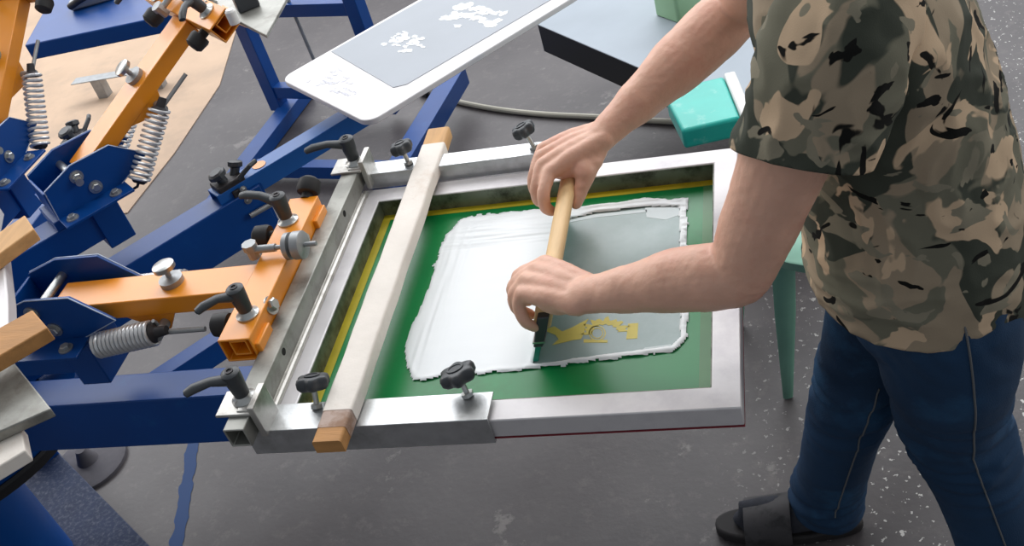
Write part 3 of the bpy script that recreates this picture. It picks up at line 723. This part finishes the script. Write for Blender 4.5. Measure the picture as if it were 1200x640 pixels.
# ------------------------------------------------------------------ raised screen at the left edge
rs = thing('printing_screen', 'grey metal screen frame corner raised at the left picture edge', 'screen frame', at(0, 470, 1.03))
b = MB(); b.prism(pz([(-150, 396), (16, 424), (60, 479), (2, 505), (-90, 548)], 1.03), .016, Matrix.Translation((0, 0, 1.014))); b.build('corner_plate', 'alu_dull', rs, .002)
b = MB(); b.prism(pz([(-16, 250), (3, 290), (9, 345), (10, 402), (-14, 402), (-30, 260)], 1.05), .03, Matrix.Translation((0, 0, 1.02))); b.build('side_rail', 'alu_frame', rs, .003)
b = MB(); pa_, pb_ = at(-60, 400, 1.0), at(-60, 470, 1.0); b.rect_tube((pa_.x, pa_.y, 1.0), (HUB.x, HUB.y, .96), .05, .028, .003); b.build('support_arm', 'orange', rs, .002)
b = MB(); b.rect_tube(at(-14, 250, 1.005), at(-70, 520, 1.0), .05, .028, .003); b.build('side_rail', 'alu_frame', rs, .002)
def stick(quad, z, h, name, label, m, ends=None):
    t = thing(name, label, 'batten', at(*quad[0], z-h))
    MB().prism(pz(quad, z), h, Matrix.Translation((0, 0, z-h))).build('batten_body', m, t, .002)
    if ends:
        q = [(quad[0][0], quad[0][1]+12), (quad[1][0]+1, quad[1][1]+14), (quad[2][0]-1, quad[2][1]+3), (20, quad[2][1]+6), (15, quad[2][1]+2), (6, quad[2][1]+9), (quad[3][0], quad[3][1]+6)]
        MB().prism(pz(q, z-h-.001), .006, Matrix.Translation((0, 0, z-h-.007))).build('bare_edge', 'wood_brown', t, 0)
stick([(-110, 444), (38, 363), (56, 384), (-90, 470)], 1.075, .024, 'wooden_batten', 'brown wooden batten end above the grey metal corner at the left edge', 'wood_brown')
stick([(-60, 312), (29, 252), (40, 268), (-45, 330)], 1.075, .024, 'wooden_batten', 'short pale wooden batten end at the left edge below the blue brackets', 'wood_raw')
stick([(-110, 560), (24, 498), (30, 528), (-90, 600)], 1.013, .022, 'wooden_batten', 'white coated batten with broken wooden edge under the grey metal corner', 'wood_paint', True)

# ------------------------------------------------------------------ the worker
def remesh(mb, voxel, it=4, name='remesh'):
    me = mb.mesh(name); o = bpy.data.objects.new(name, me); C.objects.link(o)
    r = o.modifiers.new('r', 'REMESH'); r.mode = 'VOXEL'; r.voxel_size = voxel; r.adaptivity = 0
    if it:
        k = o.modifiers.new('s', 'SMOOTH'); k.factor = .5; k.iterations = it
    dg = bpy.context.evaluated_depsgraph_get(); dg.update()
    out = bpy.data.meshes.new_from_object(o.evaluated_get(dg)); out.name = name
    bpy.data.objects.remove(o); bpy.data.meshes.remove(me); return out
def displace(me, fn):
    ns = [v.normal.copy() for v in me.vertices]
    for v, nrm in zip(me.vertices, ns): v.co += nrm*fn(v.co, nrm)
    me.update()
def cut(me, planes, thick=.0022):
    bm = bmesh.new(); bm.from_mesh(me)
    for p, n, test in planes:        # remove what lies on the side n points to, near the given place
        geom = [f for f in bm.faces if test(f.calc_center_median())]
        es = set(e for f in geom for e in f.edges); vs_ = set(v for f in geom for v in f.verts)
        bmesh.ops.bisect_plane(bm, geom=list(geom)+list(es)+list(vs_), plane_co=p, plane_no=n, clear_outer=True)
    bm.to_mesh(me); bm.free(); me.update()
def path_tube(mb, pts, rads, n=20, sub=6, squash=None):
    P = [Vector(p) for p in pts]; out = []; rr = []
    Rr = [r if isinstance(r, tuple) else (r, r) for r in rads]
    for i in range(len(P)-1):
        p0, p1, p2, p3 = P[max(i-1, 0)], P[i], P[i+1], P[min(i+2, len(P)-1)]
        for k in range(sub):
            t = k/sub
            out.append(.5*((2*p1)+(p2-p0)*t+(2*p0-5*p1+4*p2-p3)*t*t+(3*p1-p0-3*p2+p3)*t**3))
            tt = t*t*(3-2*t); rr.append(tuple(Rr[i][q]+(Rr[i+1][q]-Rr[i][q])*tt for q in (0, 1)))
    out.append(P[-1]); rr.append(Rr[-1])
    mb.tube(out, rr, n, True, squash)
    for p, r in ((P[0], Rr[0]), (P[-1], Rr[-1])): m_ = min(r); mb.ell(p, (m_*.98,)*3, None, 14, 8)
def bone(mb, pts, rads, n=14, sub=4): path_tube(mb, pts, rads, n, sub)

EL, SL = at(866, 322, 1.0), V(.050, 1.085, 1.305)
WL = at(684, 346, .950)
ER, SR = at(866, 8, 1.085), V(.06, 1.43, 1.32)
WR = at(706, 158, .968)
SX, SZ, SRAD = -.369, .915, .0145            # handle axis the fingers close around

def hand(mb, wrist, mcps, fingers, thumb, fore):
    """four metacarpals fan out from the wrist; each finger is a chain of knuckle, joint, joint, tip"""
    for k, (mc, fg) in enumerate(zip(mcps, fingers)):
        t = (k-1.5)/1.5; row = (mcps[3]-mcps[0]).normalized()
        w0 = wrist+row*.018*t
        bone(mb, [w0, w0.lerp(mc, .5)+V(0, 0, .003), mc], [.0175, .0160, .0134-.0010*(k == 3)])
        r = (.0106, .0109, .0106, .0096)[k]
        bone(mb, [mc]+fg, [r*1.2, r*1.06, r*.97, r*.84])
    c = (mcps[0]+mcps[3])/2; row = (mcps[3]-mcps[0]).normalized(); fw = (c-wrist).normalized(); up = row.cross(fw).normalized()
    if up.z < 0: up = -up
    rot = Matrix((row, fw, up)).transposed()
    mb.ell(wrist.lerp(c, .52)-up*.004, (.041, .048, .0205), rot); mb.ell(wrist.lerp(c, .80)-up*.002, (.043, .026, .0155), rot)
    bone(mb, thumb, [.0185, .0150, .0118, .0098])
    mb.ell(thumb[0].lerp(thumb[1], .4), (.019, .019, .016))

body = MB()
# arms
path_tube(body, [SL+V(.02, .03, .0), SL, SL.lerp(EL, .35), SL.lerp(EL, .72), EL], [.055, .058, .056, .0495, .042], 24)
ml = EL.lerp(WL, .5)+V(0, 0, .004)
path_tube(body, [EL, EL.lerp(WL, .18)+V(0, -.002, .004), EL.lerp(WL, .38)+V(0, 0, .004), EL.lerp(WL, .68), EL.lerp(WL, .9), WL, WL+(WL-EL).normalized()*.02], [(.043, .042), (.046, .044), (.0445, .042), (.034, .033), (.0265, .030), (.024, .0305), (.021, .033)], 24, 6, squash=((0, 0, 1),))
path_tube(body, [SR+V(.02, -.03, 0), SR, SR.lerp(ER, .35), SR.lerp(ER, .7), ER], [.055, .058, .055, .048, .043], 24)
path_tube(body, [ER, ER.lerp(WR, .2), ER.lerp(WR, .42), ER.lerp(WR, .7), ER.lerp(WR, .9), WR, WR+(WR-ER).normalized()*.02], [.047, .0515, .0490, .0375, (.0275, .030), (.024, .030), (.021, .032)], 24, 6, squash=((0, 0, 1),))
# left hand, nearer the lens: back of the hand on top, fingers over the far side of the handle
mcL = [at(638, 309, .950), at(627, 317, .953), at(617, 329, .951), at(612, 344, .944)]
fgL = [[at(608, 324, .934), at(611, 336, .905), at(623, 340, .888)], [at(603, 335, .933), at(606, 349, .904), at(619, 353, .886)],
       [at(603, 347, .928), at(608, 363, .903), at(622, 369, .884)], [at(608, 359, .925), at(615, 376, .905), at(627, 384, .886)]]
hand(body, WL, mcL, fgL, [WL+V(-.012, .022, -.008), V(-.333, 1.160, .930), V(-.342, 1.188, .908), V(-.352, 1.205, .892)], None)
body.ell(at(650, 352, .937), (.034, .022, .020), Matrix.Rotation(R(-25), 3, 'Z')); body.ell(at(636, 338, .934), (.030, .034, .019))
# right hand, farther away
mcR = [at(643, 203, .948), at(636, 194, .952), at(634, 184, .950), at(636, 175, .943)]
fgR = [[at(637, 226, .933), at(639, 242, .910), at(647, 248, .893)], [at(629, 216, .932), at(630, 233, .906), at(640, 240, .889)],
       [at(626, 205, .931), at(626, 222, .905), at(636, 229, .887)], [at(628, 195, .926), at(627, 211, .903), at(637, 217, .887)]]
hand(body, WR, mcR, fgR, [WR+V(-.010, -.022, -.014), at(686, 208, .930), at(680, 226, .912), at(675, 239, .900)], None)
body.ell(at(664, 192, .938), (.034, .034, .022), Matrix.Rotation(R(35), 3, 'Z'))
body.ell(at(684, 196, .938), (.022, .034, .022), Matrix.Rotation(R(10), 3, 'Z'))
# torso, legs and feet under the clothes
HC = V(.165, 1.225, .86)
def oval(c, rx, ry, n=40, e=2.3, tilt=0):
    out = []
    for j in range(n):
        a = 2*PI*j/n; x = rx*math.copysign(abs(math.cos(a))**(2/e), math.cos(a)); y = ry*math.copysign(abs(math.sin(a))**(2/e), math.sin(a))
        out.append(V(c[0]+x, c[1]+y, c[2]-x*tilt))
    return out
spine = [(.80, .170, .112, .158), (.88, .168, .115, .160), (.98, .155, .108, .152), (1.10, .130, .115, .150), (1.20, .102, .115, .156), (1.28, .080, .108, .180), (1.33, .066, .085, .150), (1.37, .056, .060, .09)]
body.loft([oval((x, 1.235 if z < .95 else 1.252, z), rx, ry) for z, x, rx, ry in spine])
NB, HD = V(.055, 1.25, 1.35), V(-.045, 1.255, 1.535)
path_tube(body, [NB, NB.lerp(HD, .55), HD], [.062, .056, .055], 20)
kL, aL = at(1118, 492, .53), at(1190, 680, .09)
kR, aR = at(999, 470, .48), at(966, 584, .10)
hL, hR = V(.175, 1.135, .84), V(.150, 1.32, .84)
for h_, k_, a_ in ((hL, kL, aL), (hR, kR, aR)):
    path_tube(body, [h_, h_.lerp(k_, .5), k_, k_.lerp(a_, .35), a_], [.082, .070, .052, .052, .036], 20)
    path_tube(body, [a_+V(.03, 0, -.05), a_+V(-.02, 0, -.045), a_+V(-.10, 0, -.055), a_+V(-.165, 0, -.06)], [(.026, .026), (.027, .026), (.019, .030), (.010, .026)], 18, 5, squash=((0, 0, 1),))
# head, turned down towards the screen
hm = Matrix.Rotation(R(-32), 3, 'Y')          # face looks along -x, nodding down
def hp_(x, y, z): return HD+V(0, 0, .03)+hm @ V(x, y, z)
body.ell(hp_(.012, 0, .03), (.096, .076, .098), hm, 28, 18); body.ell(hp_(-.026, 0, -.03), (.066, .060, .088), hm, 24, 16)
body.ell(hp_(-.062, 0, -.092), (.026, .030, .024), hm)
path_tube(body, [hp_(-.088, 0, .012), hp_(-.105, 0, -.018), hp_(-.112, 0, -.032), hp_(-.095, 0, -.040)], [.009, .011, .014, .010], 12)
for sy in (-1, 1):
    body.ell(hp_(-.100, sy*.013, -.036), (.009, .008, .008), hm); body.ell(hp_(.018, sy*.077, -.012), (.018, .007, .032), hm)
    path_tube(body, [hp_(-.088, sy*.012, .030), hp_(-.086, sy*.032, .034), hp_(-.070, sy*.054, .026)], [.008, .009, .007], 10)
    body.ell(hp_(-.074, sy*.044, -.018), (.016, .018, .014), hm)
for zz in (-.064, -.074): path_tube(body, [hp_(-.072, -.022, zz), hp_(-.087, 0, zz), hp_(-.072, .022, zz)], [.004, .0062, .004], 10)
bme = remesh(body, .0030, 5, 'person_body')
def skinfn(co, n):
    return .0009*noise.noise(co*38)+.0005*noise.noise(co*110)
displace(bme, skinfn)
per = thing('person', 'person in camouflage T-shirt and blue jeans leaning over the screen and pulling the squeegee', 'person', ((aL.x+aR.x)/2, (aL.y+aR.y)/2, 0))
link('body', bme, 'skin', per, ang=180)
for sy in (-1, 1): MB().ell(hp_(-.078, sy*.031, .010), (.0125, .0125, .0125)).build('eye', 'eye', per)
hair = MB(); hair.ell(hp_(.024, 0, .046), (.099, .082, .094), hm, 32, 20); hair.ell(hp_(.052, 0, -.01), (.062, .076, .080), hm, 24, 16)
hme = remesh(hair, .004, 3, 'hair_mesh'); displace(hme, lambda co, n: .005*noise.noise(V(co.x*60, co.y*90, co.z*25)))
link('hair', hme, 'hair', per, ang=180)
# jeans
J = MB()
J.loft([oval((x, 1.235, z), rx, ry) for z, x, rx, ry in ((.735, .165, .10, .135), (.78, .170, .125, .166), (.86, .168, .130, .174), (.94, .160, .124, .168), (.97, .158, .120, .165))])
path_tube(J, [hR+V(0, -.015, 0), hR.lerp(kR, .35), hR.lerp(kR, .72), kR, kR.lerp(aR, .35), kR.lerp(aR, .7), aR+V(.004, 0, .01), aR+V(.004, 0, -.035)], [.096, .090, .076, .068, .067, .065, .066, .068], 28)
path_tube(J, [hL+V(0, .012, 0), hL.lerp(kL, .35), hL.lerp(kL, .72), kL, kL.lerp(aL, .35), kL.lerp(aL, .7), aL, aL+V(.004, 0, -.035)], [.102, .100, .088, .080, .075, .073, .075, .077], 28)
jme = remesh(J, .006, 6, 'jeans_mesh')
def jf(co, n):
    d = .004*noise.noise(V(co.x*9, co.y*9, co.z*7))
    for k, a in ((kR, aR), (kL, aL)):
        w1 = math.exp(-((co.z-k.z)/.10)**2); w2 = math.exp(-((co.z-a.z-.02)/.09)**2)
        q = noise.noise(V(co.x*10+3, co.y*10, co.z*34)); d += .0075*w1*(1-abs(q)*2.4)*.6+.008*w2*(1-abs(q)*2.4)*.6
    w3 = math.exp(-((co.z-.80)/.08)**2); d += .004*w3*noise.noise(V(co.x*22, co.y*22, co.z*30+co.x*30))
    return d
displace(jme, jf)
cut(jme, [(V(0, 0, .945), V(0, 0, 1), lambda c: True)]+[(a+V(0, 0, -.030), V(-.12, 0, -1).normalized(), (lambda c, a=a: (c-a).length < .2)) for a in (aR, aL)])
jo = link('jeans', jme, 'denim', per, ang=180); sd_ = jo.modifiers.new('cloth', 'SOLIDIFY'); sd_.thickness = .003; sd_.offset = -1
from mathutils.bvhtree import BVHTree
jb = BVHTree.FromPolygons([v.co for v in jme.vertices], [p.vertices for p in jme.polygons])
def seam(pts, dirv, tree, off=.0012):
    out = []
    for p in pts:
        h_ = tree.ray_cast(p+dirv*.3, -dirv, .6)
        if h_[0] and (h_[0]-p).length < .125: out.append(h_[0]+h_[1]*off)
    return out
def along(a, b_, n): return [a.lerp(b_, i/n) for i in range(n+1)]
s1 = seam(along(hR+V(0, 0, -.05), kR, 30)+along(kR, aR, 30)[1:-3], V(.15, -1, .1).normalized(), jb)
s2 = seam(along(hL+V(0, 0, .05), kL, 30)+along(kL, aL, 30)[1:-3], V(.15, -1, .1).normalized(), jb)
for s_ in (s1, s2): MB().tube(s_, .0016, 6).build('side_seam', 'stitch', jo)
# shirt
S = MB()
shirt_rings = [(.79, .148, .150, .186), (.84, .150, .152, .186), (.90, .150, .150, .184), (.98, .143, .146, .178), (1.08, .130, .137, .170), (1.18, .105, .134, .176), (1.27, .083, .126, .200), (1.33, .068, .100, .172), (1.375, .056, .072, .110), (1.41, .045, .066, .070)]
S.loft([oval((x, 1.237+max(0, min(1, (z-.9)/.15))*.018, z), rx, ry, tilt=.12 if z < 1 else .0) for z, x, rx, ry in shirt_rings])
def sf(co, n):
    d = .005*noise.noise(V(co.x*8, co.y*8, co.z*6))
    q = noise.noise(V(co.x*16+co.z*9, co.y*14, co.z*13-co.x*14))
    d += .007*(max(0, 1-abs(q)*3.2))*(.4+.6*math.exp(-((co.z-1.12)/.12)**2))
    q2 = noise.noise(V(co.x*9, co.y*9+5, co.z*32))
    d += .004*max(0, 1-abs(q2)*3)*math.exp(-((co.z-.90)/.06)**2)
    return d
sme = remesh(S, .005, 8, 'shirt_mesh'); displace(sme, sf)
dl, dr = (EL-SL).normalized(), (ER-SR).normalized()
cut(sme, [(V(.03, 1.24, .858), V(-.12, 0, -1).normalized(), lambda c: True), (V(.045, 1.25, 1.392), V(-.25, 0, 1).normalized(), lambda c: c.z > 1.36)])
parts = [sme]
for s_, e_, q, fr_, n_ in ((SL, EL, V(.016, -.006, 0), .45, dl*.5-CU*.5), (SR, ER, V(0, 0, 0), .50, dr)):
    T = MB(); path_tube(T, [s_+V(.035, .04 if s_ is SL else -.04, .0), s_+q*.4, s_.lerp(e_, .3)+q, s_.lerp(e_, .70)+q], [.070, .080, (.084, .079), (.080, .077)], 32, 6, squash=((1, 0, 0),))
    tme = remesh(T, .005, 5, 'sleeve_mesh')
    displace(tme, lambda co, n: .0025*noise.noise(co*11)+.005*max(0, 1-abs(noise.noise(V(co.x*15+co.z*10, co.y*13, co.z*16-co.x*12)))*3))
    cut(tme, [(s_.lerp(e_, fr_), n_.normalized(), lambda c: True)]); parts.append(tme)
J2 = MB()
for p_ in parts: J2.add([v.co.copy() for v in p_.vertices], [tuple(f.vertices) for f in p_.polygons])
sme = bpy.data.meshes.new('shirt_mesh'); sme.from_pydata(J2.v, [], J2.f); sme.update()
so_ = link('shirt', sme, 'camo', per, ang=180); sd_ = so_.modifiers.new('cloth', 'SOLIDIFY'); sd_.thickness = .0025; sd_.offset = -1
# socks and sandals
for a_ in (aR, aL):
    k = MB(); path_tube(k, [a_+V(.012, 0, .06), a_+V(.008, 0, 0), a_+V(.015, 0, -.04), a_+V(-.03, 0, -.043), a_+V(-.10, 0, -.053), a_+V(-.172, 0, -.060)], [.043, .042, (.036, .038), (.040, .038), (.030, .044), (.018, .039)], 20, 5, squash=((0, 1, 0),) if False else None)
    kme = remesh(k, .005, 4, 'sock_mesh'); link('sock', kme, 'sock', per, ang=180)
    gz = a_.z-.098
    sl_ = MB(); out = []
    for i in range(40):
        t = 2*PI*i/40; x = math.cos(t); y = math.sin(t)
        out.append((a_.x-.078+.150*x, a_.y+(.044-.006*x)*math.copysign(abs(y)**.8, y)*(1 if x < .4 else .92)))
    sl_.prism(out, .026, Matrix.Translation((0, 0, max(.001, gz)))); sn = sl_.build('sandal', 'sole', per, .006, seg=3)
    stp = MB(); rings = []
    for i in range(9):
        x = a_.x-.070-.095*i/8; top_ = .080-.024*i/8; ring = []
        for j in range(15):
            t = PI*j/14; ring.append(V(x, a_.y+.053*math.cos(t), max(.002, gz)+.014+top_*math.sin(t)**.75))
        for j in range(14, -1, -1):
            t = PI*j/14; ring.append(V(x, a_.y+.049*math.cos(t), max(.002, gz)+.010+top_*math.sin(t)**.75))
        rings.append(ring)
    stp.loft(rings).build('strap', 'sandal', sn, ang=60)

# ------------------------------------------------------------------ light of the workshop
w = bpy.data.worlds.new('workshop'); bpy.context.scene.world = w; w.use_nodes = True
w.node_tree.nodes['Background'].inputs[0].default_value = (.88, .93, 1.0, 1); w.node_tree.nodes['Background'].inputs[1].default_value = .36
def area(name, loc, target, sx, sy, watts, col=(1, 1, 1)):
    l = bpy.data.lights.new(name, 'AREA'); l.shape = 'RECTANGLE'; l.size = sx; l.size_y = sy; l.energy = watts; l.color = col
    o = bpy.data.objects.new(name, l); C.objects.link(o); o.location = loc
    o.rotation_euler = (Vector(target)-Vector(loc)).to_track_quat('-Z', 'Y').to_euler(); return o
area('roof_window', (-2.6, 6.0, 4.6), (-1.6, 1.4, .8), 12, 2.8, 470, (.97, .98, 1))
area('far_window', (-1.5, 6.6, 2.2), (-1.0, 2.0, .4), 10, 2.0, 150, (.97, .98, 1))
area('left_window', (-6.2, 2.6, 2.8), (-1, 1.8, .8), 4.5, 2.0, 75, (1, .94, .88))
area('right_window', (5.0, 3.0, 2.4), (.2, 1.3, 1.0), 3.5, 2.0, 100, (1, .97, .93))
area('ceiling_lamp', (-.6, 2.2, 3.4), (-.6, 2.2, 0), 2.4, .5, 24, (1, .98, .95))
vs = bpy.context.scene.view_settings
vs.view_transform = 'Standard'; vs.look = 'None'; vs.exposure = -.12; vs.gamma = 1; vs.use_curve_mapping = False
